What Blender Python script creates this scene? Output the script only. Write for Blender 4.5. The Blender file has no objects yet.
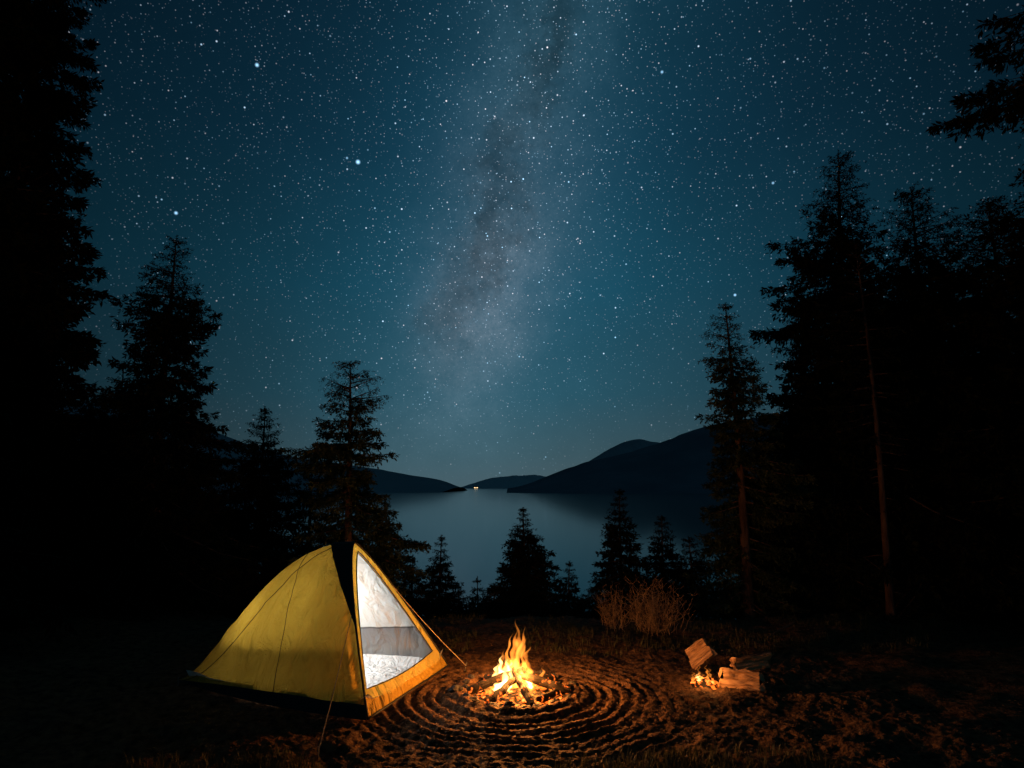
import bpy, bmesh, math, random
import numpy as np
from mathutils import Vector, Matrix
PI=math.pi
random.seed(4)
col=bpy.context.scene.collection
F=640.0; PITCH=math.atan(103/F); CH=1.7
cP,sP=math.cos(PITCH),math.sin(PITCH)
LAKE=-14.0
def pdir(px,py):
    a=(px-512)/F; b=(384-py)/F
    return Vector((a, cP-b*sP, sP+b*cP))
def at(px,py,Y):
    d=pdir(px,py); k=Y/d.y
    return Vector((d.x*k, Y, CH+d.z*k))
def onground(px,py):
    d=pdir(px,py); k=-CH/d.z
    return Vector((d.x*k,d.y*k,0))
# ------------------------------------------------------------------ helpers
def tag(o,label=None,cat=None,group=None,kind=None):
    if label: o['label']=label
    if cat: o['category']=cat
    if group: o['group']=group
    if kind: o['kind']=kind
    return o
def empty(name,loc=(0,0,0),rz=0):
    o=bpy.data.objects.new(name,None); o.empty_display_size=.1; col.objects.link(o); o.location=loc; o.rotation_euler=(0,0,rz); return o
def mesh_obj(name,V,Fc,mats,parent=None,midx=None,smooth=False):
    me=bpy.data.meshes.new(name)
    V=np.asarray(V,dtype=np.float32)
    if isinstance(Fc,np.ndarray):
        n,k=Fc.shape
        me.vertices.add(len(V)); me.vertices.foreach_set('co',V.ravel())
        me.loops.add(n*k); me.loops.foreach_set('vertex_index',Fc.astype(np.int32).ravel())
        me.polygons.add(n); me.polygons.foreach_set('loop_start',np.arange(0,n*k,k,dtype=np.int32))
        me.update(calc_edges=True)
    else:
        me.from_pydata(V.tolist(),[],Fc)
    for m in (mats if isinstance(mats,(list,tuple)) else [mats]): me.materials.append(m)
    if midx is not None: me.polygons.foreach_set('material_index',np.asarray(midx,dtype=np.int32))
    if smooth: me.polygons.foreach_set('use_smooth',[True]*len(me.polygons))
    if len(V)<20000: me.validate()
    me.update()
    o=bpy.data.objects.new(name,me); col.objects.link(o)
    if parent: o.parent=parent
    return o
class MB:
    def __init__(s): s.V=[]; s.F=[]; s.M=[]
    def add(s,V,Fc,m=0):
        b=len(s.V); s.V+= [tuple(v) for v in V]; s.F+=[tuple(i+b for i in f) for f in Fc]; s.M+=[m]*len(Fc)
    def tube(s,pts,rad,n=6,m=0,cap=True):
        pts=[Vector(p) for p in pts]
        if not isinstance(rad,(list,tuple)): rad=[rad]*len(pts)
        V=[];Fc=[]
        up=Vector((0,0,1))
        for i,p in enumerate(pts):
            t=(pts[min(i+1,len(pts)-1)]-pts[max(i-1,0)]).normalized()
            if i==0:
                a=t.cross(up if abs(t.z)<.9 else Vector((1,0,0))).normalized()
            else:
                a=(a-t*a.dot(t)).normalized()
            b=t.cross(a)
            for k in range(n):
                an=2*PI*k/n; V.append(p+(a*math.cos(an)+b*math.sin(an))*rad[i])
        for i in range(len(pts)-1):
            for k in range(n):
                k2=(k+1)%n; Fc.append((i*n+k,i*n+k2,(i+1)*n+k2,(i+1)*n+k))
        if cap:
            Fc.append(tuple(range(n-1,-1,-1))); Fc.append(tuple((len(pts)-1)*n+k for k in range(n)))
        s.add(V,Fc,m)
    def build(s,name,mats,parent=None,smooth=False):
        return mesh_obj(name,s.V,s.F,mats,parent,s.M,smooth)
_rs=np.random.RandomState(11); _tab=_rs.rand(256,256)
def vnoise(x,y,seed=0):
    x=np.asarray(x,dtype=float)+seed*17.3; y=np.asarray(y,dtype=float)+seed*9.1
    xi=np.floor(x).astype(int); yi=np.floor(y).astype(int); fx=x-xi; fy=y-yi
    fx=fx*fx*(3-2*fx); fy=fy*fy*(3-2*fy)
    g=lambda a,b:_tab[a&255,b&255]
    return (g(xi,yi)*(1-fx)*(1-fy)+g(xi+1,yi)*fx*(1-fy)+g(xi,yi+1)*(1-fx)*fy+g(xi+1,yi+1)*fx*fy)*2-1
# ------------------------------------------------------------------ materials
def nodes(m):
    m.use_nodes=True; nt=m.node_tree; nt.nodes.clear(); return nt
def N(nt,t,**k):
    n=nt.nodes.new(t)
    for a,b in k.items(): setattr(n,a,b)
    return n
def basic(name,c1,c2,scale=8,rough=.8,bump=.4,bscale=None,dist=.02,stretch=(1,1,1),trans=0,spec=.3,detail=4,lo=.35,hi=.68):
    m=bpy.data.materials.new(name); nt=nodes(m); L=nt.links.new
    out=N(nt,'ShaderNodeOutputMaterial'); tc=N(nt,'ShaderNodeTexCoord'); mp=N(nt,'ShaderNodeMapping'); mp.inputs['Scale'].default_value=stretch
    L(tc.outputs['Object'],mp.inputs['Vector'])
    no=N(nt,'ShaderNodeTexNoise'); no.inputs['Scale'].default_value=scale; no.inputs['Detail'].default_value=detail; no.inputs['Roughness'].default_value=.65
    L(mp.outputs[0],no.inputs['Vector'])
    r=N(nt,'ShaderNodeValToRGB'); r.color_ramp.elements[0].position=lo; r.color_ramp.elements[1].position=hi
    r.color_ramp.elements[0].color=(*c1,1); r.color_ramp.elements[1].color=(*c2,1); L(no.outputs['Fac'],r.inputs['Fac'])
    p=N(nt,'ShaderNodeBsdfPrincipled'); p.inputs['Roughness'].default_value=rough; p.inputs['Specular IOR Level'].default_value=spec
    L(r.outputs[0],p.inputs['Base Color'])
    if bump:
        n2=N(nt,'ShaderNodeTexNoise'); n2.inputs['Scale'].default_value=bscale or scale*3; n2.inputs['Detail'].default_value=5
        L(mp.outputs[0],n2.inputs['Vector'])
        b=N(nt,'ShaderNodeBump'); b.inputs['Strength'].default_value=bump; b.inputs['Distance'].default_value=dist
        L(n2.outputs['Fac'],b.inputs['Height']); L(b.outputs[0],p.inputs['Normal'])
    sh=p.outputs[0]
    if trans:
        tr=N(nt,'ShaderNodeBsdfTranslucent'); L(r.outputs[0],tr.inputs['Color'])
        mx=N(nt,'ShaderNodeMixShader'); mx.inputs[0].default_value=trans; L(sh,mx.inputs[1]); L(tr.outputs[0],mx.inputs[2]); sh=mx.outputs[0]
    L(sh,out.inputs['Surface'])
    return m
def needles(name,c1,c2):
    m=bpy.data.materials.new(name); nt=nodes(m); L=nt.links.new
    out=N(nt,'ShaderNodeOutputMaterial'); tc=N(nt,'ShaderNodeTexCoord')
    no=N(nt,'ShaderNodeTexNoise'); no.inputs['Scale'].default_value=3.5; no.inputs['Detail'].default_value=2; L(tc.outputs['Object'],no.inputs['Vector'])
    r=N(nt,'ShaderNodeValToRGB'); r.color_ramp.elements[0].position=.38; r.color_ramp.elements[1].position=.64
    r.color_ramp.elements[0].color=(*c1,1); r.color_ramp.elements[1].color=(*c2,1); L(no.outputs['Fac'],r.inputs['Fac'])
    p=N(nt,'ShaderNodeBsdfDiffuse'); L(r.outputs[0],p.inputs[0]); L(p.outputs[0],out.inputs['Surface']); return m
M={}
M['ground']=basic('forest_soil',(.016,.009,.005),(.17,.088,.04),scale=13,rough=.95,bump=1,bscale=48,dist=.02,detail=10,spec=.12)
M['rock']=basic('hillside_cover',(.1,.14,.165),(.14,.19,.22),scale=.004,rough=1,bump=0,spec=0)  # bluish air haze put into the slope colour
M['rock2']=basic('hazy_hillside',(.2,.27,.3),(.24,.31,.34),scale=.003,rough=1,bump=0,spec=0)  # lighter slopes, more air haze painted into the colour
M['rock3']=basic('far_hazy_hillside',(.34,.42,.45),(.37,.45,.48),scale=.003,rough=1,bump=0,spec=0)  # palest slopes, distance haze painted into the colour
M['bark']=basic('conifer_bark',(.025,.014,.009),(.14,.08,.05),scale=7,rough=.95,bump=1,bscale=22,dist=.03,stretch=(1,1,.25))
M['needle']=needles('conifer_needles',(.014,.024,.012),(.06,.075,.034))  # lighter copy for firelit trees, firelight put into the needle colour
M['needle_dark']=needles('dark_conifer_needles',(.006,.009,.006),(.016,.02,.011))  # darker copy for unlit trees, silhouette shade put into the needle colour
M['twig']=basic('bare_twigs',(.11,.07,.04),(.34,.23,.14),scale=20,rough=.9,bump=0)
M['leaf']=basic('dry_leaves',(.045,.024,.011),(.18,.1,.045),scale=7,rough=.8,bump=0,trans=.2)
M['grass']=basic('dry_grass',(.03,.035,.012),(.1,.09,.04),scale=5,rough=.8,bump=0,trans=.2)
M['stone']=basic('sooty_stone',(.012,.011,.010),(.05,.04,.033),scale=9,rough=.85,bump=.8,bscale=20,dist=.02)
M['logbark']=basic('firewood_bark',(.04,.024,.016),(.13,.08,.05),scale=18,rough=.95,bump=1,bscale=40,dist=.015,stretch=(.3,1,1))
M['wood']=basic('split_wood',(.22,.11,.045),(.6,.35,.17),scale=16,rough=.8,bump=1,bscale=38,dist=.014,stretch=(.22,1.5,1.5))
M['dark']=basic('black_nylon',(.01,.01,.01),(.02,.018,.016),scale=20,rough=.6,bump=.2)
M['olive']=basic('olive_webbing',(.05,.035,.01),(.09,.06,.015),scale=30,rough=.8,bump=.2)
M['pole']=basic('grey_pole_alloy',(.1,.1,.1),(.16,.15,.14),scale=20,rough=.35,bump=0)
M['rope']=basic('guy_rope',(.25,.18,.11),(.4,.3,.18),scale=60,rough=.8,bump=0)
def fabric(name,c1,c2,trans,bs=3.0,bump=.35,band=None):
    m=bpy.data.materials.new(name); nt=nodes(m); L=nt.links.new
    out=N(nt,'ShaderNodeOutputMaterial'); tc=N(nt,'ShaderNodeTexCoord')
    no=N(nt,'ShaderNodeTexNoise'); no.inputs['Scale'].default_value=2.2; no.inputs['Detail'].default_value=4
    L(tc.outputs['Object'],no.inputs['Vector'])
    r=N(nt,'ShaderNodeValToRGB'); r.color_ramp.elements[0].position=.3; r.color_ramp.elements[1].position=.7
    r.color_ramp.elements[0].color=(*c1,1); r.color_ramp.elements[1].color=(*c2,1); L(no.outputs['Fac'],r.inputs[0])
    c=r.outputs[0]
    if band:
        sx=N(nt,'ShaderNodeSeparateXYZ'); L(tc.outputs['Object'],sx.inputs[0])
        # the mesh section sags between its corners
        sg=N(nt,'ShaderNodeMath',operation='MULTIPLY'); L(sx.outputs['X'],sg.inputs[0]); sg.inputs[1].default_value=.07
        n3=N(nt,'ShaderNodeTexNoise'); n3.inputs['Scale'].default_value=3; n3.inputs['Detail'].default_value=2; L(tc.outputs['Object'],n3.inputs['Vector'])
        s3=N(nt,'ShaderNodeMath',operation='MULTIPLY_ADD'); L(n3.outputs['Fac'],s3.inputs[0]); s3.inputs[1].default_value=.05; L(sg.outputs[0],s3.inputs[2])
        s4=N(nt,'ShaderNodeMath',operation='ADD'); L(sx.outputs['Z'],s4.inputs[0]); L(s3.outputs[0],s4.inputs[1])
        rr=N(nt,'ShaderNodeValToRGB'); rr.color_ramp.interpolation='LINEAR'
        e=rr.color_ramp.elements; e[0].position=0; e[0].color=(.5,.5,.5,1); e[1].position=band; e[1].color=(.3,.3,.31,1)
        q=e.new(band-.2); q.color=(.46,.46,.46,1)
        q=e.new(band+.006); q.color=(.13,.13,.13,1); q=e.new(band+.014); q.color=(.13,.13,.13,1); q=e.new(band+.022); q.color=(.82,.85,.86,1)
        L(s4.outputs[0],rr.inputs[0])
        mu=N(nt,'ShaderNodeMixRGB',blend_type='MULTIPLY'); mu.inputs[0].default_value=1; L(c,mu.inputs[1]); L(rr.outputs[0],mu.inputs[2]); c=mu.outputs[0]
    mp=N(nt,'ShaderNodeMapping'); mp.inputs['Scale'].default_value=(1.5,1.6,.55); mp.inputs['Rotation'].default_value=(.2,.5,.2); L(tc.outputs['Object'],mp.inputs[0])
    w=N(nt,'ShaderNodeTexNoise'); w.inputs['Scale'].default_value=bs; w.inputs['Detail'].default_value=4; w.inputs['Distortion'].default_value=1.6
    L(mp.outputs[0],w.inputs['Vector'])
    w2=N(nt,'ShaderNodeTexNoise'); w2.inputs['Scale'].default_value=350; w2.inputs['Detail'].default_value=0; L(tc.outputs['Object'],w2.inputs['Vector'])
    b=N(nt,'ShaderNodeBump'); b.inputs['Strength'].default_value=bump; b.inputs['Distance'].default_value=.16; L(w.outputs['Fac'],b.inputs['Height'])
    b2=N(nt,'ShaderNodeBump'); b2.inputs['Strength'].default_value=.3; b2.inputs['Distance'].default_value=.002; L(w2.outputs['Fac'],b2.inputs['Height']); L(b.outputs[0],b2.inputs['Normal'])
    p=N(nt,'ShaderNodeBsdfPrincipled'); p.inputs['Roughness'].default_value=.65; p.inputs['Specular IOR Level'].default_value=.25; L(c,p.inputs['Base Color']); L(b2.outputs[0],p.inputs['Normal'])
    t=N(nt,'ShaderNodeBsdfTranslucent'); L(c,t.inputs[0]); L(b2.outputs[0],t.inputs['Normal'])
    mx=N(nt,'ShaderNodeMixShader'); mx.inputs[0].default_value=trans; L(p.outputs[0],mx.inputs[1]); L(t.outputs[0],mx.inputs[2]); L(mx.outputs[0],out.inputs['Surface'])
    return m
M['fly']=fabric('yellow_nylon',(.43,.265,.03),(.58,.365,.046),.42,bs=3.6,bump=.9)
M['inner']=fabric('white_mesh_fabric',(.74,.77,.8),(.8,.83,.85),.5,bs=4.5,bump=.4,band=.42)
M['floor']=fabric('pale_floor_fabric',(.78,.8,.84),(.84,.86,.88),.1,bs=6,bump=.5)
def flame_mat(name,c,s):
    m=bpy.data.materials.new(name); nt=nodes(m)
    out=N(nt,'ShaderNodeOutputMaterial'); e=N(nt,'ShaderNodeEmission'); e.inputs[0].default_value=(*c,1); e.inputs[1].default_value=s
    nt.links.new(e.outputs[0],out.inputs['Volume']); return m
M['flame']=flame_mat('flame_orange',(1,.27,.03),36)
M['flame_in']=flame_mat('flame_yellow',(1,.55,.16),110)
def ember_mat(name='glowing_embers',a=.5,b_=.59,c=.8,st=3):
    m=bpy.data.materials.new(name); nt=nodes(m); L=nt.links.new
    out=N(nt,'ShaderNodeOutputMaterial'); tc=N(nt,'ShaderNodeTexCoord'); v=N(nt,'ShaderNodeTexNoise'); v.inputs['Scale'].default_value=22; v.inputs['Detail'].default_value=5; L(tc.outputs['Object'],v.inputs['Vector'])
    r=N(nt,'ShaderNodeValToRGB'); e=r.color_ramp.elements; e[0].position=a; e[0].color=(0,0,0,1); e[1].position=c; e[1].color=(1,.5,.12,1); q=e.new(b_); q.color=(.8,.12,.01,1); L(v.outputs['Fac'],r.inputs[0])
    p=N(nt,'ShaderNodeBsdfPrincipled'); p.inputs['Base Color'].default_value=(.012,.009,.008,1); p.inputs['Roughness'].default_value=.9; p.inputs['Specular IOR Level'].default_value=.15
    L(r.outputs[0],p.inputs['Emission Color']); p.inputs['Emission Strength'].default_value=st; L(p.outputs[0],out.inputs['Surface']); return m
M['ember']=ember_mat(); M['charlog']=ember_mat('smouldering_log',.58,.65,.82,1.6)
def em(name,c,s):
    m=bpy.data.materials.new(name); nt=nodes(m); out=N(nt,'ShaderNodeOutputMaterial'); e=N(nt,'ShaderNodeEmission'); e.inputs[0].default_value=(*c,1); e.inputs[1].default_value=s; nt.links.new(e.outputs[0],out.inputs['Surface']); return m
M['lit']=em('lit_window',(1,.7,.35),2.4)
M['wall']=basic('painted_boards',(.3,.28,.25),(.4,.38,.34),scale=3,bump=0)
m=bpy.data.materials.new('lake_water'); nt=nodes(m); L=nt.links.new
out=N(nt,'ShaderNodeOutputMaterial'); p=N(nt,'ShaderNodeBsdfPrincipled'); p.inputs['Base Color'].default_value=(.003,.014,.021,1); p.inputs['Roughness'].default_value=.09; p.inputs['IOR'].default_value=1.33
tc=N(nt,'ShaderNodeTexCoord'); mp=N(nt,'ShaderNodeMapping'); mp.inputs['Scale'].default_value=(.35,1,1); L(tc.outputs['Object'],mp.inputs[0])
no=N(nt,'ShaderNodeTexNoise'); no.inputs['Scale'].default_value=.25; no.inputs['Detail'].default_value=4; L(mp.outputs[0],no.inputs['Vector'])
b=N(nt,'ShaderNodeBump'); b.inputs['Strength'].default_value=.2; b.inputs['Distance'].default_value=.07; L(no.outputs['Fac'],b.inputs['Height']); L(b.outputs[0],p.inputs['Normal']); L(p.outputs[0],out.inputs['Surface'])
M['water']=m
# ------------------------------------------------------------------ ground
FIRE=onground(518,693); SFIRE=onground(704,683)
def gh(x,y,fine=False):
    x=np.asarray(x,dtype=float); y=np.asarray(y,dtype=float)
    e=9.3+.35*vnoise(x*.5,x*0+3)+.45*np.clip(np.abs(x-1)-3.5,0,60)
    d=y-e
    z=-.4*(d+np.sqrt(d*d+.5))/2*1.0
    z=z+.05*vnoise(x*.6,y*.6,2)*np.clip((np.hypot(x+.5,y-5.8)-2.6)/2,0,1)*2
    z=np.maximum(z,-17+0*z)
    z=z+.6*vnoise(x*.08,y*.08,5)*np.clip((y-14)/15,0,1)
    if fine:
        rf=np.hypot(x-FIRE.x,y-FIRE.y)
        nz=vnoise(x*2.2,y*2.2,3)+.22*vnoise(x*8,y*8,13); an=np.arctan2(y-FIRE.y,x-FIRE.x)
        env=np.clip((rf-.46)/.1,0,1)*np.clip((1.6-rf)/.6,0,1)
        br=np.clip(.85+.6*vnoise(x*4,y*4,6),0.2,1.35)
        ph=rf*2*PI/.107+1.6*nz+an
        z=z+env*br*(.0128*np.sin(ph)+.0045*np.sin(2.3*ph+2*nz))
        cl=1-.55*env
        z=z+(.012*vnoise(x*9,y*9,7)+.010*vnoise(x*22,y*22,8))*cl+.0085*vnoise(x*45,y*45,9)
        z=z+.05*np.exp(-((rf-.5)/.09)**2)-.03*np.clip(1-rf/.4,0,1)
        z=z+.035*vnoise(x*3.2,y*3.2,12)*np.clip((rf-1.1)/.6,0,1)
    return z
def axis(lo,hi,step,far0,far1,g=1.16):
    a=list(np.arange(lo,hi,step)); s=step; v=a[-1]; R=[]
    while v<far1: s=min(s*g,12); v+=s; R.append(v)
    s=step; v=a[0]; Lf=[]
    while v>far0: s=min(s*g,12); v-=s; Lf.append(v)
    return np.array(Lf[::-1]+a+R)
xs=axis(-2.2,3.0,.0135,-320,320,1.1); ys=axis(3.4,8.0,.0135,-60,260,1.1)
XX,YY=np.meshgrid(xs,ys); ZZ=gh(XX,YY,True)
nx,ny=len(xs),len(ys)
idx=np.arange(nx*ny).reshape(ny,nx)
Fq=np.stack([idx[:-1,:-1],idx[:-1,1:],idx[1:,1:],idx[1:,:-1]],-1).reshape(-1,4)
g=mesh_obj('ground',np.stack([XX,YY,ZZ],-1).reshape(-1,3),Fq,M['ground'],smooth=True); tag(g,kind='structure')
R=30000
w=mesh_obj('lake',[(-R,15,LAKE),(R,15,LAKE),(R,R,LAKE),(-R,R,LAKE)],[(0,1,2,3)],M['water']); tag(w,kind='structure')
# mountains
def mountain(name,prof,D,depth,mat,seed,rug=.06):
    n_=240
    px=np.linspace(prof[0][0],prof[-1][0],n_); py=np.interp(px,[a for a,_ in prof],[b for _,b in prof])
    ker=np.ones(7)/7; py2=np.convolve(np.pad(py,3,mode='edge'),ker,'valid'); py=py2
    K=26; V=[]
    for j in range(K):
        k=j/(K-1)
        for i in range(n_):
            P=at(px[i],py[i],D); H=max(P.z-LAKE,0)+ (3 if j else 0)
            s=math.sin(min(k/.62,1)*PI/2)**1.4 if k<.62 else math.cos((k-.62)/.38*PI/2)
            yy=D+(k-.62)*depth
            n=float(vnoise(i*.08+seed,j*.3+seed)+.5*vnoise(i*.23+seed,j*.8))
            n2=float(vnoise(i*.4+seed,3.3))
            z=LAKE-6*(1-s)+H*s*(1+rug*n*2.2*min(1,abs(k-.62)*5)*(1 if k<.62 else .3)+rug*.22*n2)
            V.append((P.x,yy,z))
    Fc=[(j*n_+i,j*n_+i+1,(j+1)*n_+i+1,(j+1)*n_+i) for j in range(K-1) for i in range(n_-1)]
    o=mesh_obj(name,V,Fc,mat,smooth=True); tag(o,kind='structure')
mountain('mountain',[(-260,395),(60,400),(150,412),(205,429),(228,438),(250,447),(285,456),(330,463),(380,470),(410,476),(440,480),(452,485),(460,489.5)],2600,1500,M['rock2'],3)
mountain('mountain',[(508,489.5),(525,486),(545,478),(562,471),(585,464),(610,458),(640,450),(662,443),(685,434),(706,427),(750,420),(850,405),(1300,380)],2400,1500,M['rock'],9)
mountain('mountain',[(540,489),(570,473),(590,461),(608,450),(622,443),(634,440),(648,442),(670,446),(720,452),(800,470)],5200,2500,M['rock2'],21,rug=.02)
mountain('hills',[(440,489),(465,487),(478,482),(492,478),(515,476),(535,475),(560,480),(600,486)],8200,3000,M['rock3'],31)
# distant lit house
hp=at(476,488.3,6100)
h=empty('lakeside_house',(hp.x,6100,LAKE+3)); tag(h,'tiny far-off house with lit windows on the far shore of the lake','house')
mb=MB(); mb.add([(-22,-8,-6),(22,-8,-6),(22,8,-6),(-22,8,-6),(-22,-8,12),(22,-8,12),(22,8,12),(-22,8,12)],[(0,1,5,4),(1,2,6,5),(2,3,7,6),(3,0,4,7)]); mb.build('wall',M['wall'],h)
mb=MB(); mb.add([(-24,-9,12),(24,-9,12),(24,9,12),(-24,9,12),(-24,0,20),(24,0,20)],[(0,1,5,4),(2,3,4,5),(0,4,3),(1,2,5),(0,3,2,1)]); mb.build('roof',M['dark'],h)
for x0 in (-17,-4,9):
    mb=MB(); mb.add([(x0,-8.3,3),(x0+8,-8.3,3),(x0+8,-8.3,9.5),(x0,-8.3,9.5)],[(0,1,2,3)]); mb.build('window',M['lit'],h)
# ------------------------------------------------------------------ conifers
def conifer(name,label,X,Y,topz,R,seed,c0=.08,nb=90,droop=.35,irr=.3,tw=.05,nl=.06,lean=0,dark=True,r0=None,power=.9,group='conifers around the clearing',azr=None,dens=1.0,nn=6,bare=8,cat='conifer',tlf=.4,clear=0,clw=1.16):
    rng=np.random.RandomState(seed)
    zb=float(gh(X,Y))-.1; H=topz-zb
    root=empty(name,(X,Y,zb)); tag(root,label,cat,group)
    r0=r0 or H*.013+.02
    ph=rng.rand(3)*6
    def axis_pt(t): return np.array([lean*t*H+.012*H*math.sin(3*t+ph[0])*t, .012*H*math.sin(2.5*t+ph[1])*t, t*H])
    mb=MB(); ts=np.linspace(0,1,18)
    mb.tube([axis_pt(t) for t in ts],[r0*(1-t)**.85*(1.0+.5*max(0,.06-t)/.06)+.004 for t in ts],n=9)
    for _ in range(bare):
        t=rng.uniform(.08,max(c0+.15,.3)); a=rng.rand()*6.28; l=rng.uniform(.15,.45)*R; p=axis_pt(t); d=np.array([math.cos(a),math.sin(a),-.15])
        mb.tube([p,p+d*l*.5,p+d*l+np.array([0,0,-.06*l])],[.012,.008,.003],n=4)
    tb=[];td=[];tl=[]
    per=7; nw=max(8,nb//per); az0=0
    wr=rng.uniform(.78,1.15,nw+1)
    for i in range(nb):
        wi=i//per
        t=c0+(1-c0)*min(.985,((wi+.5+rng.normal()*.16)/nw))**.92
        if t>.985 or t<c0: t=min(max(t,c0),.985)
        if azr is None:
            az0+=2*PI/per+ (rng.rand()-.5)*.9 + (.37 if i%per==0 else 0); az=az0%(2*PI)
        else: az=rng.uniform(*azr)
        if clear and t<clear and abs(az-4.71)<clw: continue
        q=(1-t)/(1-c0)
        prof=q**power*min(1,.6+ (t-c0)*5)
        cl=1+irr*float(vnoise(t*9+seed,math.cos(az)*1.3+seed*.7))*1.2
        Lb=R*prof*rng.uniform(.72,1.12)*max(cl,.3)*wr[min(wi,nw)]+.035
        el=-.3+.85*t**2+rng.uniform(-.1,.1)
        dh=np.array([math.cos(az),math.sin(az),0]); side=np.array([-dh[1],dh[0],0])
        p0=axis_pt(t)
        curv=rng.uniform(-.15,.15)
        ce,se=math.cos(el),math.sin(el)
        def bpv(s):
            s=np.atleast_1d(s)[:,None]
            return p0+dh*Lb*s*ce+side*Lb*curv*s*s+np.array([0,0,1.])*Lb*(se*s-droop*s*s+droop*.8*s**3)
        mb.tube(bpv([0,.35,.7,1]).tolist(),[.005+.012*Lb,.004+.008*Lb,.003+.003*Lb,.0015],n=4,cap=False)
        nt_=max(4,int(Lb/tw*dens*1.25))
        ss=rng.uniform(.05,1,nt_)**.9; sg=rng.choice([-1,1],nt_)
        d=dh[None]*rng.uniform(.35,1,nt_)[:,None]+side[None]*(sg*rng.uniform(.25,.95,nt_))[:,None]; d[:,2]+=rng.uniform(-.9,.05,nt_); d/=np.linalg.norm(d,axis=1)[:,None]
        tb.append(bpv(ss)); td.append(d); tl.append((tlf*Lb*(1.05-ss)+min(.075,.25*Lb+.015))*rng.uniform(.5,1.15,nt_))
        tb.append(bpv([.9])); td.append(dh[None]); tl.append(np.array([min(.13,.3*Lb+.02)]))
    nlead=10
    for k in range(nlead):
        tb.append(axis_pt(.94+.06*k/nlead)[None]); td.append(np.array([[rng.normal()*.15,rng.normal()*.15,1.]])); tl.append(np.array([.05]))
    tb=np.concatenate(tb);td=np.concatenate(td);tl=np.concatenate(tl); n=len(tb)
    reps=np.maximum(3,(tl/.3*nn*2.7*(.06/nl)).astype(int)+5)
    I=np.repeat(np.arange(n),reps); m=len(I)
    q=rng.rand(m); base=tb[I]+td[I]*(tl[I]*q)[:,None]; base[:,2]-=.25*tl[I]*q*q
    rd=rng.normal(size=(m,3)); rd-=td[I]*(rd*td[I]).sum(1)[:,None]; rd/=np.linalg.norm(rd,axis=1)[:,None]
    d=td[I]*rng.uniform(.5,1.2,m)[:,None]+rd*.85; d[:,2]-=.15; d/=np.linalg.norm(d,axis=1)[:,None]
    hh=np.clip((H-base[:,2])/(.25*H),.45,1)
    ln=nl*rng.uniform(.6,1.5,m)*hh; wv=np.cross(d,rng.normal(size=(m,3))); wv/=np.linalg.norm(wv,axis=1)[:,None]; ww=ln*rng.uniform(.13,.25,m)
    A=base; C=base+d*ln[:,None]*.55+wv*ww[:,None]*.8; Dd=base+d*ln[:,None]; E=base+d*ln[:,None]*.55-wv*ww[:,None]*.8
    VV=np.stack([A,C,Dd,E],1).reshape(-1,3); o=np.arange(m)*4
    FF=np.stack([o,o+1,o+2,o+3],1)
    mb.build('trunk',M['bark'],root,smooth=True)
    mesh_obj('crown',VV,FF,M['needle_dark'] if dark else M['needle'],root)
    return root
def tree(px,top,Y,hw,seed,label,bx=None,name='spruce_tree',**k):
    P=at(px,top,Y); X=P.x; lean=k.pop('lean',0)
    if bx is not None:
        X0=at(bx,600,Y).x; zb=float(gh(X0,Y)); lean=(P.x-X0)/(P.z-zb); X=X0
    return conifer(name,label,X,Y,P.z,hw*Y/F*1.15,seed,lean=lean,**k)
# left mass
tree(22,-620,8.2,150,1,'towering black conifer filling the left edge of the picture from ground to sky',nb=440,tw=.045,nl=.1,power=.36,irr=.22,c0=.03)
tree(-60,-250,6.6,200,2,'black conifer cut off by the left frame edge, nearest on that side',nb=240,tw=.055,nl=.11,power=.45,c0=.03)
tree(66,-130,10,92,3,'tall dark conifer just behind the towering tree on the left',nb=320,nl=.1,c0=.03,power=.45,tw=.038)
tree(25,150,9,130,41,'broad dark conifer low on the far left of the clearing',nb=200,nl=.11,c0=.02,power=.55)
tree(175,237,10.5,84,4,'tall ragged spruce standing alone against the stars, left of the tent',nb=190,irr=.38,nl=.078,c0=.08,droop=.45,power=.66,tw=.034)
tree(125,362,13,54,5,'short dark spruce between the tall left trees',nb=130,nl=.09,power=.75,c0=.03)
tree(92,400,11,96,42,'wide low conifer in black shadow left of the tent',nb=150,nl=.11,power=.55,c0=.02)
tree(198,470,12,60,43,'low conifer in shadow at the foot of the ragged spruce',nb=140,nl=.1,power=.6,c0=.02)
tree(264,408,13,56,6,'dense spruce cone rising behind the rear of the tent',nb=180,nl=.08,power=.75,c0=.03,irr=.22,tw=.034)
tree(232,458,14.5,40,44,'narrow spruce half hidden left of the dense cone',nb=120,nl=.085,power=.78,c0=.03)
tree(312,456,14,48,7,'small dark spruce between the dense cone and the firelit pine',nb=120,nl=.085,power=.8,c0=.03)
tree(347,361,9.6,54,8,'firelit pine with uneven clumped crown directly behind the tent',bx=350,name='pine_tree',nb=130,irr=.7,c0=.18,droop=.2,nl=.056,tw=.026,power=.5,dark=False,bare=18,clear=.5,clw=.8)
tree(386,502,12.5,42,9,'small spruce at the right shoulder of the tent',nb=120,nl=.07,power=.85,c0=.03)
tree(412,556,13,28,45,'little spruce tip beside the right shoulder tree',nb=70,nl=.065,power=.9,c0=.03)
tree(440,536,13.5,30,10,'slim young spruce against the lake, right of the tent',nb=130,nl=.06,power=.92,c0=.03,tw=.03)
tree(478,578,14,24,11,'tiny spruce tip between two young spruces by the lake',nb=70,nl=.065,power=.9,c0=.03)
tree(524,508,13,50,12,'bell shaped young spruce against the lake behind the campfire',nb=180,nl=.065,power=.9,c0=.03,irr=.2,tw=.03)
tree(568,562,13.5,32,13,'tiny pointed spruce right of the bell shaped one',nb=100,nl=.06,power=.9,c0=.03,tw=.032)
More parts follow.
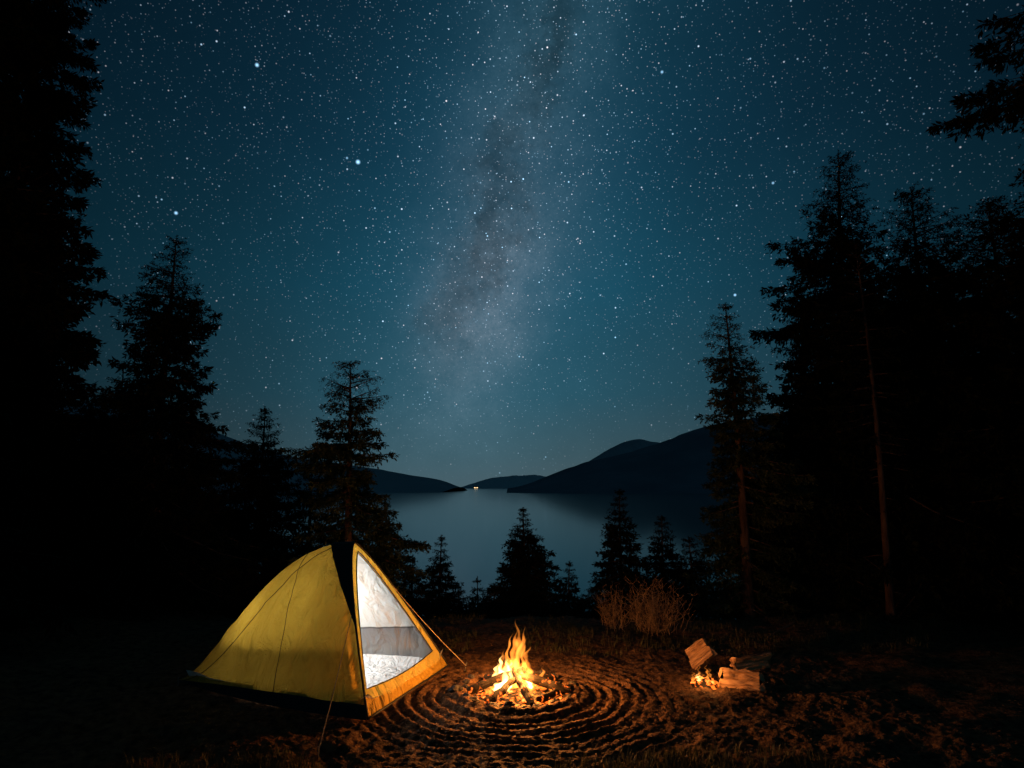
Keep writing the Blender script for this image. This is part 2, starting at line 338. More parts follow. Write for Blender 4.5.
tree(494,586,12.5,38,46,'low spruce top at the foot of the bell shaped spruce',nb=75,nl=.07,power=.75,c0=.03)
tree(458,592,12.2,40,51,'low spruce top under the slim young spruce',nb=75,nl=.07,power=.7,c0=.03)
tree(546,592,12.2,38,52,'low spruce top between the bell shaped spruce and the tiny pointed one',nb=75,nl=.07,power=.7,c0=.03)
tree(596,588,12,40,53,'low rounded spruce top right of the tiny pointed one',nb=75,nl=.07,power=.65,c0=.03)
tree(422,584,12,40,54,'low spruce top close to the door side of the tent',nb=75,nl=.07,power=.7,c0=.03)
tree(620,490,12,38,14,'slender ragged spruce against the lake above the bare shrubs',nb=150,nl=.064,power=.72,c0=.05,irr=.42,tw=.031)
tree(660,516,12.8,42,15,'low bushy spruce between the slender one and the firelit tree',nb=140,nl=.066,power=.8,c0=.03,irr=.35,tw=.032)
tree(690,538,12.5,40,47,'low dark spruce at the left foot of the firelit tall tree',nb=120,nl=.07,power=.7,c0=.03,irr=.35)
# right
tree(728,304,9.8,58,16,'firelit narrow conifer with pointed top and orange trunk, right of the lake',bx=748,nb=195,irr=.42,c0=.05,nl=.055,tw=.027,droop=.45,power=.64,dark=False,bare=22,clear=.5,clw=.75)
tree(842,154,10.6,112,17,'tallest dark conifer on the right with wide layered branches',bx=835,nb=280,irr=.4,c0=.08,nl=.08,power=.64,droop=.4,tw=.038)
tree(797,285,13,72,18,'dark conifer behind the left skirt of the tallest right tree',nb=180,nl=.09,power=.7,c0=.03)
tree(858,240,8.9,46,19,'leaning trunk lit dim orange by the fire, running up into sparse branches',bx=889,name='pine_tree',nb=110,c0=.45,nl=.06,power=.6,r0=.05,bare=22,clear=.9,clw=1.1)
tree(913,186,10,100,20,'dark spire conifer just right of the tallest right tree',nb=270,nl=.085,irr=.35,c0=.04,power=.62,droop=.4,tw=.04)
tree(985,200,9.6,110,21,'broad dark conifer near the right edge of the picture',nb=260,nl=.09,irr=.3,c0=.03,power=.58)
tree(1060,120,8,130,22,'black conifer cut off by the right frame edge',nb=240,nl=.1,irr=.3,c0=.03,power=.5)
tree(1160,-560,5.6,208,23,'near conifer outside the right edge whose boughs reach into the upper right corner',nb=84,nl=.08,irr=.55,c0=.385,power=.3,droop=.42,tw=.024,azr=(PI*.72,PI*1.28),tlf=.25)
tree(800,440,10.7,90,48,'low dark conifer beneath the tallest right tree',nb=150,nl=.1,power=.55,c0=.02)
tree(955,380,9.9,105,49,'low wide conifer in black shadow on the right',nb=190,nl=.11,power=.5,c0=.02)
tree(880,380,11.5,90,55,'broad low conifer behind the leaning orange trunk',nb=170,nl=.11,power=.5,c0=.02)
tree(768,480,12,46,50,'small conifer hidden behind the orange trunk',nb=110,nl=.085,power=.6,c0=.02)
# ------------------------------------------------------------------ shrubs
def shrub(px,py,wpx,hpx,seed,label,ns=85):
    P=onground(px,py); P.z=float(gh(P.x,P.y))
    r=random.Random(seed); sc=P.y/F; root=empty('bare_shrub',P); tag(root,label,'shrub','bare shrubs at the edge of the clearing')
    mb=MB(); lf=MB()
    for i in range(ns):
        a=r.uniform(0,2*PI); sp=r.uniform(.05,1); H=hpx*sc*r.uniform(.4,1.1)*(1.1-.4*sp); W=wpx*.5*sc*sp*.8
        pts=[]; b0=Vector((r.gauss(0,.13)*wpx/84,r.gauss(0,.08),0)); wob=Vector((0,0,0))
        for k in range(8):
            t=k/7; wob+=Vector((r.gauss(0,.017),r.gauss(0,.017),r.gauss(0,.01)))
            pts.append(b0+wob+Vector((math.cos(a+t*.5)*W*t**.8,math.sin(a+t*.5)*W*t**.8,max(.0,H*t**.85))))
        mb.tube(pts,[.005,.0045,.004,.0035,.0028,.002,.0014,.0008],n=4,cap=False)
        for k in range(8):
            j=r.randint(2,7); b=pts[j]; an=r.uniform(0,6.28); l=r.uniform(.05,.16)
            m_=b+Vector((math.cos(an)*l*.5,math.sin(an)*l*.5,l*r.uniform(-.1,.6))); e=m_+Vector((math.cos(an+.8)*l*.4,math.sin(an+.8)*l*.4,l*r.uniform(-.1,.7)))
            mb.tube([b,m_,e],[.002,.0014,.0007],n=3,cap=False)
            if r.random()<.2:
                c=m_.lerp(e,r.uniform(.2,1)); u=Vector((r.gauss(0,1),r.gauss(0,1),r.gauss(0,1))).normalized()*.012; v=u.orthogonal()*.5
                lf.add([c,c+u+v,c+u*2,c+u-v],[(0,1,2,3)])
    mb.build('stem',M['twig'],root); lf.build('leaf',M['leaf'],root).__setitem__('kind','stuff')
shrub(656,629,86,46,1,'wide bare twiggy shrub glowing in the firelight, right one',84)
shrub(613,623,36,36,2,'small bare twiggy shrub left of the wide one',34)
# ------------------------------------------------------------------ tent
tm=(-.835,5.73); TA=math.atan2(.30,-.95)
tent=empty('tent',(tm[0],tm[1],.015),TA); tag(tent,'yellow dome tent glowing from within, its triangular door open toward the campfire','tent')
Lt=2.1; AP=.62; HT=1.19
def arch(s,tau,k=1.0,sag=True):
    q=1.36+.55*s
    Hs=HT*(1-s**2.1); w_=.75-.36*s*s
    f=1-abs(tau)**q
    u=(Lt*s)*(1-f)+(AP+(Lt-AP)*s)*f
    z=Hs*f; v=w_*tau
    if sag:
        d=.035*math.sin(PI*min(s/.5,1))*(f*(1-f)*4) + .03*math.sin(PI*min(max((s-.42)/.58,0),1))*(f*(1-f)*4)
        v-=math.copysign(d,tau)*.8; z-=d*.3
        an=math.atan2(s*1.6,1.02-f+.02)
        fold=.008*math.sin(an*15+2*float(vnoise(s*4,tau*3,5)))*min(1,s*6)*min(1,(1-abs(tau))*5)
        wr=(.010*float(vnoise(s*9+tau*4,tau*7-s*5,3))+.006*float(vnoise(s*26+tau*3,tau*5,8)))*min(1,s*8)*min(1,(1-abs(tau))*6)+fold
        z+=wr*.6; v+=math.copysign(wr,tau)*1.2
    cx=Lt*.45
    return ((u-cx)*k+cx, v*k, max(z,0)*k)
def shell(name,k,mat,s0,s1,t0,t1,ns,nt_,z0=0):
    V=[];Fc=[]
    for i in range(ns+1):
        s=s0+(s1-s0)*i/ns
        for j in range(nt_+1):
            t=t0+(t1-t0)*j/nt_
            p=arch(s,t,k); V.append((p[0],p[1],p[2]+z0))
    for i in range(ns):
        for j in range(nt_):
            a=i*(nt_+1)+j; Fc.append((a,a+1,a+nt_+2,a+nt_+1))
    return mesh_obj(name,V,Fc,mat,tent,smooth=True)
shell('rain_fly',1,M['fly'],0,1,-1,1,100,100)
shell('inner_tent',.945,M['inner'],.0,1,-1,1,60,60,z0=.01)
V=[];Fc=[]
for i in range(9):
    for j in range(51):
        t=-.62+1.24*j/50; wd=.15*(1-abs(t/.62)**1.2); s=wd*i/8; p=Vector(arch(s,t)); n=Vector((p.x-.9,p.y*1.5,p.z-.2)).normalized(); p+=n*.009; V.append(p)
for i in range(8):
    for j in range(50): a=i*51+j; Fc.append((a,a+1,a+52,a+51))
mesh_obj('roof_trim',V,Fc,M['dark'],tent,smooth=True)
mb=MB(); mb.tube([Vector(arch(0,-1+2*i/40,1,False))*1.0+Vector((-.008,0,.004)) for i in range(41)],.009,n=6); mb.build('pole',M['dark'],tent,True)
mb=MB() 
for sd in (1,-1):
    mb.tube([Vector(arch(i/40*.98,sd*(.0+.98*(i/40)**1.3)))+Vector((0,.003*sd,.003)) for i in range(41)],.0035,n=5)
mb.build('seam',M['olive'],tent,True)
mb=MB()
for sd in (1,-1):
    mb.tube([Vector(arch(.3+.12*i/30,sd*i/30))+Vector((0,.002*sd,.002)) for i in range(31)],.003,n=5)
mb.build('seam',M['olive'],tent,True)
n=30; outer=[];inner=[]
def dplane(v,z): return (AP*z/HT-.004, v, z)
for i in range(n+1):
    t=-1+2*i/n; p=arch(0,t,1,False); outer.append((p[0]-.004,p[1],p[2]))
    f=1-abs(t)**1.25; inner.append(dplane(.6*t+.035*(1-f), .175+.94*f))
for i in range(1,n):
    t=1-2*i/n; outer.append(dplane(.75*t,.0)); inner.append(dplane(.6*t+.035,.175-.03*math.cos(t*PI/2)))
V=[];m2=len(outer)
for r_ in range(5):
    for a,b in zip(outer,inner):
        k=r_/4; p=Vector(a).lerp(Vector(b),k); p.x+=-.012*math.sin(PI*k)+.016*float(vnoise(p.y*9,p.z*9,2))*math.sin(PI*k); V.append(p)
Fc=[(r_*m2+i,r_*m2+(i+1)%m2,(r_+1)*m2+(i+1)%m2,(r_+1)*m2+i) for r_ in range(4) for i in range(m2)]
mesh_obj('door_panel',V,Fc,M['fly'],tent,smooth=True)
mb=MB(); mb.tube([Vector(p)+Vector((-.006,0,0)) for p in inner]+[Vector(inner[0])+Vector((-.006,0,0))],.0055,n=5); mb.build('zipper',M['dark'],tent)
V=[];Fc=[];ns=24;nv=16
for i in range(ns+1):
    u=.03+(Lt-.12)*i/ns; w_=(.75-.36*(u/Lt)**2)*.93
    for j in range(nv+1):
        v=-w_+2*w_*j/nv; e=max(0,abs(v)/w_-.86)/.14
        V.append((u,v,.02+.07*e*e+.025*float(vnoise(u*6,v*6,4))+(.12*max(0,1-u/.07) if u<.07 else 0)))
for i in range(ns):
    for j in range(nv): a=i*(nv+1)+j; Fc.append((a,a+1,a+nv+2,a+nv+1))
mesh_obj('groundsheet',V,Fc,M['floor'],tent,smooth=True)
mb=MB()
for sd in (1,-1):
    V=[]
    for i in range(41):
        s=i/40; 
        for tt in (1.0,.985,.965,.945): p=Vector(arch(s,sd*tt)); V.append(p+Vector((0,sd*.006,.001)))
    mb.add(V,[(i*4+j,i*4+j+1,i*4+j+5,i*4+j+4) for i in range(40) for j in range(3)])
mb.tube([Vector((-.01,.75-1.5*i/10,.012)) for i in range(11)],.009,n=5); mb.build('hem',M['dark'],tent,True)
inv=Matrix.Translation(tent.location)@Matrix.Rotation(TA,4,'Z'); inv=inv.inverted()
def guy(tau,s,px,py):
    a=Vector(arch(s,tau)); b=inv@(onground(px,py)+Vector((0,0,.03))); mb=MB()
    mb.tube([a.lerp(b,k/8)+Vector((0,0,-.02*math.sin(PI*k/8))) for k in range(9)],.0035,n=5); mb.build('guy_line',M['rope'],tent)
    mb=MB(); d=(b-a).normalized(); mb.tube([b+Vector((0,0,.04))+d*.01,b+Vector((0,0,-.06))-d*.02],[.005,.003],n=6); mb.build('peg',M['pole'],tent)
guy(.55,0.01,318,757); guy(-.42,0.0,466,669); guy(0.98,.99,178,686)
def plight(name,loc,pw,c,r):
    l=bpy.data.lights.new(name,'POINT'); l.energy=pw; l.color=c; l.shadow_soft_size=r; o=bpy.data.objects.new(name,l); o.location=loc; col.objects.link(o); return o
W=inv.inverted()
plight('tent_lamp',W@Vector((.95,-.04,.55)),23,(1,.95,.88),.16)
plight('tent_lamp',W@Vector((1.4,.0,.42)),13,(1,.95,.88),.12)
# ------------------------------------------------------------------ campfire
fb=float(gh(FIRE.x,FIRE.y))
fire=empty('campfire',(FIRE.x,FIRE.y,fb)); tag(fire,'main campfire with tall orange flames in the centre of the clearing','campfire')
sf=empty('campfire',(SFIRE.x,SFIRE.y,0)); tag(sf,'small second fire licking the firewood chunks on the right','campfire')
def flame(parent,x,y,z,h,r,seed,mat,curl=.6):
    rr=random.Random(seed); a1,a2=rr.uniform(0,6.28),rr.uniform(0,6.28); K=26;n=14; V=[];Fc=[]
    lx,ly=rr.uniform(-.14,.14),rr.uniform(-.1,.1); fl=rr.uniform(.4,.75); an=rr.uniform(0,PI)
    for i in range(K+1):
        t=i/K; rad=r*max((math.sin(PI*min(1,t**.5*.97+.03)))**.95,.008)*(1+.3*math.sin(t*17+a1)+.15*math.sin(t*37+a2))
        cx=x+lx*h*t+.15*curl*h*t*math.sin(t*7.5+a1)*.7+.012*math.sin(t*23+a2)*t; cy=y+ly*h*t+.1*h*t*math.sin(t*5+a2)*.7
        for k in range(n):
            b=2*PI*k/n; ex=math.cos(b)*rad*(1+.25*math.sin(3*b+a2+t*7)); ey=math.sin(b)*rad*fl
            ca,sa=math.cos(an+t*1.6),math.sin(an+t*1.6)
            V.append((cx+ex*ca-ey*sa,cy+ex*sa+ey*ca,z+h*t))
    for i in range(K):
        for k in range(n): k2=(k+1)%n; Fc.append((i*n+k,i*n+k2,(i+1)*n+k2,(i+1)*n+k))
    Fc.append(tuple(range(n-1,-1,-1))); Fc.append(tuple(K*n+k for k in range(n)))
    mesh_obj('flame',V,Fc,mat,parent,smooth=True)
rr=random.Random(5)
for (x,h,r_,sd) in ((-.05,.57,.05,101),(.0,.49,.055,102),(-.09,.46,.05,103),(-.03,.52,.04,107),(.06,.38,.05,104),(-.14,.32,.045,105),(.11,.28,.045,106),(-.21,.2,.04,108),(.2,.2,.04,109),(.03,.44,.035,110)):
    flame(fire,x,rr.uniform(-.04,.04),.02,h,r_,sd,M['flame'])
for i in range(8):
    a=rr.uniform(0,6.28); d=rr.uniform(.1,.3); h=(.3-.6*d)*rr.uniform(.6,1.15)
    flame(fire,math.cos(a)*d*1.1,math.sin(a)*d*.7,.02,max(h,.07),rr.uniform(.016,.03),i,M['flame'])
for i in range(8):
    d=rr.uniform(-.14,.13); h=rr.uniform(.22,.4)*(1-abs(d)*2.6)
    flame(fire,-.03+d,rr.uniform(-.05,.05),.03,h,rr.uniform(.026,.042),i+50,M['flame_in'])
for i in range(6):
    flame(sf,-.1+.035*i,rr.uniform(-.05,.04),.01,rr.uniform(.06,.16),rr.uniform(.011,.022),i+80,M['flame'])
for i in range(3): flame(sf,rr.uniform(-.07,.03),rr.uniform(-.04,.03),.01,rr.uniform(.04,.08),.014,i+90,M['flame_in'])
def bed(parent,R,h,mat):
    V=[(0,0,h)];Fc=[];K=10;n=36
    for i in range(1,K+1):
        for k in range(n):
            a=2*PI*k/n; r_=R*i/K; V.append((math.cos(a)*r_,math.sin(a)*r_,h*(1-(i/K)**2)+.022*float(vnoise(math.cos(a)*r_*30+5,math.sin(a)*r_*30+5))*(1 if i<K else 0)-(.02 if i==K else 0)))
    for k in range(n): Fc.append((0,1+k,1+(k+1)%n))
    for i in range(1,K):
        for k in range(n): a=1+(i-1)*n; Fc.append((a+k,a+n+k,a+n+(k+1)%n,a+(k+1)%n))
    mesh_obj('ember_bed',V,Fc,mat,parent,smooth=False)
bed(fire,.4,.05,M['ember']); bed(sf,.13,.03,M['ember'])
def stick(name,label,p0,p1,r,seed,mat,cat='log',group=None):
    rr=random.Random(seed); mid=(Vector(p0)+Vector(p1))/2; K=9; pts=[]; rad=[]
    for i in range(K):
        t=i/(K-1); pts.append(Vector(p0).lerp(Vector(p1),t)-mid+Vector((rr.uniform(-1,1),rr.uniform(-1,1),rr.uniform(-1,1)))*r*.22); rad.append(r*(1.05-.25*t)*rr.uniform(.85,1.12))
    mb=MB(); mb.tube(pts,rad,n=10); o=mb.build(name,mat,None,False); o.location=mid; tag(o,label,cat,group); return o
fx,fy=FIRE.x,FIRE.y
lg=[((-.42,-.10,.05),(.06,.05,.19),.036,'charred log leaning into the flames from the left of the campfire'),
((-.24,-.34,.04),(.06,.06,.17),.032,'charred log pointing at the viewer from the front left of the campfire'),
((.10,-.38,.04),(-.03,.04,.18),.032,'charred log lying at the front centre of the campfire'),
((.43,-.10,.05),(-.04,.03,.17),.038,'charred log leaning into the flames from the right of the campfire'),
((.34,.22,.05),(-.05,-.02,.2),.034,'charred log at the back right of the campfire'),
((-.28,.25,.05),(.05,-.03,.2),.034,'charred log at the back left of the campfire'),
((.16,-.27,.04),(.45,.02,.06),.03,'short charred log lying flat along the right rim of the campfire')]
for i,(a,b,r,lb) in enumerate(lg):
    stick('burning_log',lb,Vector(a)+Vector((fx,fy,fb)),Vector(b)+Vector((fx,fy,fb)),r,i,M['charlog'],group='logs burning in the campfire')
def rock(name,label,c,r,seed,mat,group,cat='stone'):
    bm=bmesh.new(); bmesh.ops.create_icosphere(bm,subdivisions=3,radius=r); rr=random.Random(seed); o1,o2=rr.uniform(0,50),rr.uniform(0,50); sx,sy,sz=rr.uniform(.8,1.4),rr.uniform(.7,1.1),rr.uniform(.5,.8)
    for v in bm.verts:
        n_=v.co.normalized(); k=1+.3*float(vnoise(n_.x*1.6+o1,n_.y*1.6+n_.z*1.3+o2))+.16*float(vnoise(n_.x*4+o2,n_.z*4+o1)); v.co=Vector((v.co.x*sx,v.co.y*sy,v.co.z*sz))*k
    me=bpy.data.meshes.new(name); bm.to_mesh(me); bm.free(); me.materials.append(mat); o=bpy.data.objects.new(name,me); col.objects.link(o); o.location=c; o.rotation_euler=(0,0,rr.uniform(0,6)); tag(o,label,cat,group)
for i in range(21):
    a=2*PI*i/21+rr.uniform(-.12,.12); d=.46+rr.uniform(-.05,.06); x,y=fx+math.cos(a)*d,fy+math.sin(a)*d*.95
    rock('fire_stone','small sooty stone in the low ring around the main campfire',(x,y,float(gh(x,y,True))+.004),rr.uniform(.02,.046),i,M['stone'],'sooty stones ringing the campfire')
# ------------------------------------------------------------------ firewood at right
def split_log(label,loc,rot,Lg,R,a0,a1,seed):
    root=empty('firewood_log',loc); root.rotation_euler=rot; tag(root,label,'firewood','split firewood beside the small fire')
    K=14; n=14
    arc=[a0+(a1-a0)*k/n for k in range(n+1)]
    V=[];Fc=[]
    for i in range(K+1):
        x=-Lg/2+Lg*i/K
        for k,a in enumerate(arc):
            q=R*(1+.13*float(vnoise(i*.35+seed*3,k*.7))+.05*float(vnoise(i*.9,k*1.9+seed)))*(1-.18*(i/K)*math.sin(seed)); V.append((x+(.03*float(vnoise(k*.8,seed+i)) if i in(0,K) else 0),math.cos(a)*q,math.sin(a)*q))
    for i in range(K):
        for k in range(n): a=i*(n+1)+k; Fc.append((a,a+1,a+n+2,a+n+1))
    mesh_obj('bark',V,Fc,M['logbark'],root,smooth=False)
    mb=MB()
    for e in (0,K):
        ring=[V[e*(n+1)+k] for k in range(n+1)]; mid=[(v[0]+.012*float(vnoise(k*1.1+3,seed)),v[1]*.5,v[2]*.5) for k,v in enumerate(ring)]; c=(sum(v[0] for v in ring)/(n+1),0,0)
        mb.add([c]+mid+ring,[(0,k+1,k+2) if e else (0,k+2,k+1) for k in range(n)]+[(k+1,k+2,k+n+3,k+n+2) for k in range(n)])
    for kk in (0,n):
        W1=[];ff=[]
        for i in range(K+1):
            p=V[i*(n+1)+kk]
            for j in range(8):
                t=j/7; o_=.013*float(vnoise(i*.35+kk,j*1.3+seed)) if 0<j<7 else 0
                W1.append((p[0],p[1]*t+(o_ if abs(p[2])>abs(p[1]) else 0),p[2]*t+(o_ if abs(p[1])>=abs(p[2]) else 0)))
        for i in range(K):
            for j in range(7): a=i*8+j; ff.append((a,a+1,a+9,a+8))
        mb.add(W1,ff)
    mb.build('split_face',M['wood'],root)
rd=math.radians
P=onground(702,668); split_log('short split chunk of firewood tilted on end behind the small fire',(P.x,P.y+.05,.125),(rd(-20),rd(-40),rd(-24)),.21,.13,rd(-125),rd(70),1)
P=onground(741,690); split_log('pale split log lying flat at the right of the small fire',(P.x+.02,P.y+.04,.065),(rd(-30),0,rd(-20)),.34,.092,rd(-80),rd(95),2)
P=onground(752,684); split_log('dark barked split log resting on top of the flat pale log',(P.x+.05,P.y+.1,.155),(rd(-25),rd(-5),rd(10)),.36,.062,rd(-75),rd(130),3)
P=onground(790,640); stick('fallen_branch','thin fallen branch on the ground at the far right of the clearing',P+Vector((-.25,.0,.03)),P+Vector((.2,.35,.12)),.012,44,M['logbark'],cat='branch')
# litter and grass
rng=np.random.RandomState(8)
def scatter(name,label,cat,n,mat,fn):
    V=[];Fc=[]
    for _ in range(n): fn(V,Fc)
    o=mesh_obj(name,np.array(V),Fc,mat); tag(o,label,cat,kind='stuff')
def leaf(V,Fc):
    while True:
        x=rng.uniform(-2.6,4.2); y=rng.uniform(3.2,9.2); r=math.hypot(x-fx,y-fy)
        if r<.5: continue
        if r<1.3 and rng.rand()<.6: continue
        t=inv@Vector((x,y,0))
        if -.02<t.x<Lt+.1 and abs(t.y)<.8: continue
        break
    z=float(gh(x,y,True))+.007; s=rng.uniform(.006,.022); a=rng.rand()*6.28; c,s_=math.cos(a),math.sin(a); b=len(V); t1,t2=rng.uniform(-.5,.9,2)
    for (u,v,w_) in ((-1,0,0),(0,.5,t1),(1,0,t2),(0,-.5,t1*.4)):
        V.append((x+(u*c-v*s_)*s,y+(u*s_+v*c)*s,z+w_*s*.6))
    Fc.append((b,b+1,b+2)); Fc.append((b,b+2,b+3))
scatter('leaf_litter','dry leaves and bark bits strewn over the clearing','leaves',10000,M['leaf'],leaf)
def tuft(V,Fc):
    while True:
        if rng.rand()<.5: x=rng.uniform(-2.4,2.6); y=rng.uniform(3.3,4.9)
        else: x=rng.uniform(-3,6); y=rng.uniform(7,10.2)
        if vnoise(x*1.6,y*1.6,4)<-.05: continue
        if math.hypot(x-fx,y-fy)<1.25: continue
        t=inv@Vector((x,y,0))
        if -.05<t.x<Lt+.1 and abs(t.y)<.85: continue
        break
    for _ in range(7):
        xx,yy=x+rng.normal()*.02,y+rng.normal()*.02; z=float(gh(xx,yy,True)); h=rng.uniform(.03,.09); a=rng.rand()*6.28; l=rng.uniform(.1,.6)*h; b=len(V); w_=.0025
        ca,sa=math.cos(a),math.sin(a)
        V.extend([(xx-sa*w_,yy+ca*w_,z),(xx+sa*w_,yy-ca*w_,z),(xx+ca*l*.4+sa*w_,yy+sa*l*.4-ca*w_,z+h*.6),(xx+ca*l*.4-sa*w_,yy+sa*l*.4+ca*w_,z+h*.6),(xx+ca*l,yy+sa*l,z+h)])
        Fc.append((b,b+1,b+2,b+3)); Fc.append((b+3,b+2,b+4))
scatter('grass','short dry grass at the rim and front of the clearing','grass',2600,M['grass'],tuft)
plight('campfire_light',(fx-.02,fy-.02,fb+.28),95,(1,.37,.08),.1)
plight('campfire_light_low',(fx+.03,fy-.05,fb+.17),135,(1,.31,.05),.07)
plight('small_fire_light',(SFIRE.x-.02,SFIRE.y-.14,.11),3.5,(1,.4,.1),.04)
# ------------------------------------------------------------------ world
wd=bpy.data.worlds.new('World'); bpy.context.scene.world=wd; wd.use_nodes=True; nt=wd.node_tree; nt.nodes.clear(); L=nt.links.new
def sock(v,inp):
    if isinstance(v,(int,float)): inp.default_value=v
    elif isinstance(v,(tuple,Vector)): inp.default_value=tuple(v)[:3] if len(inp.default_value)==3 else (*tuple(v)[:3],1)
    else: L(v,inp)
def mth(op,a,b=0.0,c=None,clamp=False):
    n=nt.nodes.new('ShaderNodeMath'); n.operation=op; n.use_clamp=clamp; sock(a,n.inputs[0]); sock(b,n.inputs[1])
    if c is not None: sock(c,n.inputs[2])
    return n.outputs[0]
def vm(op,a,b=(0,0,0)):
    n=nt.nodes.new('ShaderNodeVectorMath'); n.operation=op; sock(a,n.inputs[0]); sock(b,n.inputs[1]); return n.outputs['Value'] if op in('DOT_PRODUCT','LENGTH') else n.outputs[0]
def vscale(a,s):
    n=nt.nodes.new('ShaderNodeVectorMath'); n.operation='SCALE'; sock(a,n.inputs[0]); sock(s,n.inputs['Scale']); return n.outputs[0]
def gauss(d,s): 
    q=mth('DIVIDE',d,s); return mth('EXPONENT',mth('MULTIPLY',mth('MULTIPLY',q,q),-1.0))
tc=nt.nodes.new('ShaderNodeTexCoord'); D=vm('NORMALIZE',tc.outputs['Generated'])
def noise(scale,detail=5,rough=.6,off=(0,0,0)):
    n=nt.nodes.new('ShaderNodeTexNoise'); n.inputs['Scale'].default_value=scale; n.inputs['Detail'].default_value=detail; n.inputs['Roughness'].default_value=rough
    L(vm('ADD',D,off),n.inputs['Vector']); return n.outputs['Fac']
sx=nt.nodes.new('ShaderNodeSeparateXYZ'); L(D,sx.inputs[0]); dx,dz=sx.outputs['X'],sx.outputs['Z']
r=nt.nodes.new('ShaderNodeValToRGB'); L(dz,r.inputs[0]); e=r.color_ramp.elements
stops=[(0,(.062,.092,.104)),(.05,(.044,.088,.108)),(.14,(.021,.08,.116)),(.3,(.009,.066,.11)),(.48,(.005,.036,.068)),(.72,(.002,.012,.026))]
e[0].position=0; e[0].color=(*stops[0][1],1); e[1].position=.72; e[1].color=(*stops[-1][1],1)
for p_,c_ in stops[1:-1]: q=e.new(p_); q.color=(*c_,1)
side=mth('ADD',mth('MULTIPLY',gauss(mth('SUBTRACT',dx,.02),.46),.88),.12)
base=vscale(r.outputs[0],side)
up=pdir(562,0).normalized(); lo=pdir(455,400).normalized(); nrm=up.cross(lo).normalized()
d=vm('DOT_PRODUCT',D,tuple(nrm))
n5=noise(4,4)
dw=mth('ADD',d,mth('MULTIPLY',mth('SUBTRACT',n5,.5),.1))
wide=gauss(d,.2); nar=gauss(dw,.095)
cl=noise(8,9,.7,(3,1,2))
clm=mth('MULTIPLY',mth('SUBTRACT',cl,.14),1.6,clamp=True)
gr=noise(190,2,.9,(1,7,3)); grain=mth('ADD',.35,mth('MULTIPLY',gr,1.3))
core=pdir(480,310).normalized(); dc=vm('LENGTH',vm('SUBTRACT',D,tuple(core))); cg=gauss(dc,.26)
elev=mth('MULTIPLY',dz,4.2,clamp=True)
rn=noise(6.5,9,.68,(5,5,1))
rift=gauss(mth('ADD',mth('SUBTRACT',d,.014),mth('MULTIPLY',mth('SUBTRACT',rn,.5),.3)),.034)
brk=mth('ADD',.3,mth('MULTIPLY',mth('SUBTRACT',noise(7,4,.65,(2,8,4)),.34),2.6,clamp=True),clamp=True)
upf=mth('MULTIPLY',mth('SUBTRACT',dz,.12),5,clamp=True)
riftc=mth('SUBTRACT',1.0,mth('MULTIPLY',mth('MULTIPLY',rift,mth('MULTIPLY',brk,upf)),.55))
mw=mth('MULTIPLY',mth('MULTIPLY',nar,clm),mth('ADD',.056,mth('MULTIPLY',cg,.06)))
mw=mth('MULTIPLY',mth('MULTIPLY',mw,elev),grain)
glow=vscale((.42,.88,1.1),mw); glow=vm('ADD',glow,vscale((.8,.25,.1),mth('MULTIPLY',mw,cg)))
wg=vscale((.003,.024,.037),wide)
skyc=vm('ADD',vm('ADD',base,wg),glow)
skyc=vscale(skyc,mth('MULTIPLY',riftc,mth('ADD',.86,mth('MULTIPLY',cl,.28))))
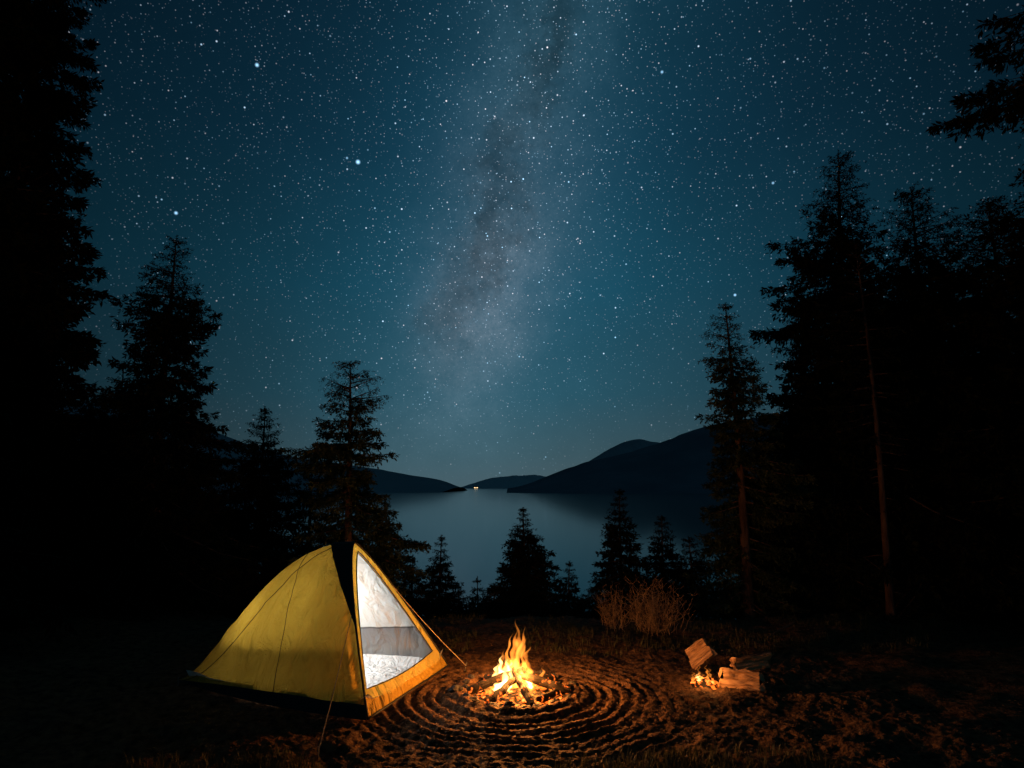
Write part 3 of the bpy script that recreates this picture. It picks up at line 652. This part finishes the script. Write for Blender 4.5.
def stars(S,t,amp,pw,off):
    v=nt.nodes.new('ShaderNodeTexVoronoi'); v.inputs['Scale'].default_value=S; L(vm('ADD',D,off),v.inputs['Vector'])
    q=mth('SUBTRACT',1.0,mth('DIVIDE',v.outputs['Distance'],t),clamp=True)
    sc=nt.nodes.new('ShaderNodeSeparateXYZ'); L(v.outputs['Color'],sc.inputs[0])
    b=mth('MULTIPLY',mth('MULTIPLY',mth('POWER',q,1.3),mth('ADD',mth('POWER',sc.outputs['X'],pw),.06)),amp)
    cmb=nt.nodes.new('ShaderNodeCombineXYZ'); L(mth('ADD',.45,mth('MULTIPLY',sc.outputs['Y'],.5)),cmb.inputs[0]); cmb.inputs[1].default_value=.86; L(mth('SUBTRACT',1.2,mth('MULTIPLY',sc.outputs['Y'],.3)),cmb.inputs[2])
    return vscale(cmb.outputs[0],b)
st=stars(230,.22,.95,2,(.3,.1,.7))
st=vm('ADD',st,stars(125,.155,1.8,2.4,(.11,.7,.2)))
st=vm('ADD',st,stars(56,.09,3.2,2.2,(.5,.2,.9)))
fade=mth('ADD',mth('MULTIPLY',dz,3.2,clamp=True),.08)
dens=mth('ADD',.55,mth('MULTIPLY',wide,.6))
st=vscale(st,mth('MULTIPLY',mth('MULTIPLY',fade,dens),mth('ADD',.4,mth('MULTIPLY',side,.6))))
# the few brightest bluish stars, each at its own direction in the sky
for (sxp,syp,sr,am) in ((358,162,.0042,2.2),(257,65,.0034,1.8),(176,213,.0032,1.6),(735,295,.0028,1.5),(662,72,.0028,1.2),(347,158,.0024,.9),(773,183,.0026,1.0)):
    ds=vm('LENGTH',vm('SUBTRACT',D,tuple(pdir(sxp,syp).normalized())))
    q=mth('SUBTRACT',1.0,mth('DIVIDE',ds,sr),clamp=True)
    st=vm('ADD',st,vscale((.4,.78,1.15),mth('MULTIPLY',mth('POWER',q,1.6),am)))
fin=vm('ADD',skyc,st)
bg=nt.nodes.new('ShaderNodeBackground'); L(fin,bg.inputs[0]); bg.inputs[1].default_value=1.0
wo=nt.nodes.new('ShaderNodeOutputWorld'); L(bg.outputs[0],wo.inputs[0])
# ------------------------------------------------------------------ camera
c=bpy.data.cameras.new('camera'); c.sensor_width=36; c.lens=F*36/1024; c.clip_end=60000; c.clip_start=.05
co=bpy.data.objects.new('camera',c); co.location=(0,0,CH); co.rotation_euler=(PI/2+PITCH,0,0); col.objects.link(co)
s=bpy.context.scene; s.camera=co
s.view_settings.view_transform='Standard'; s.view_settings.look='None'; s.view_settings.exposure=0
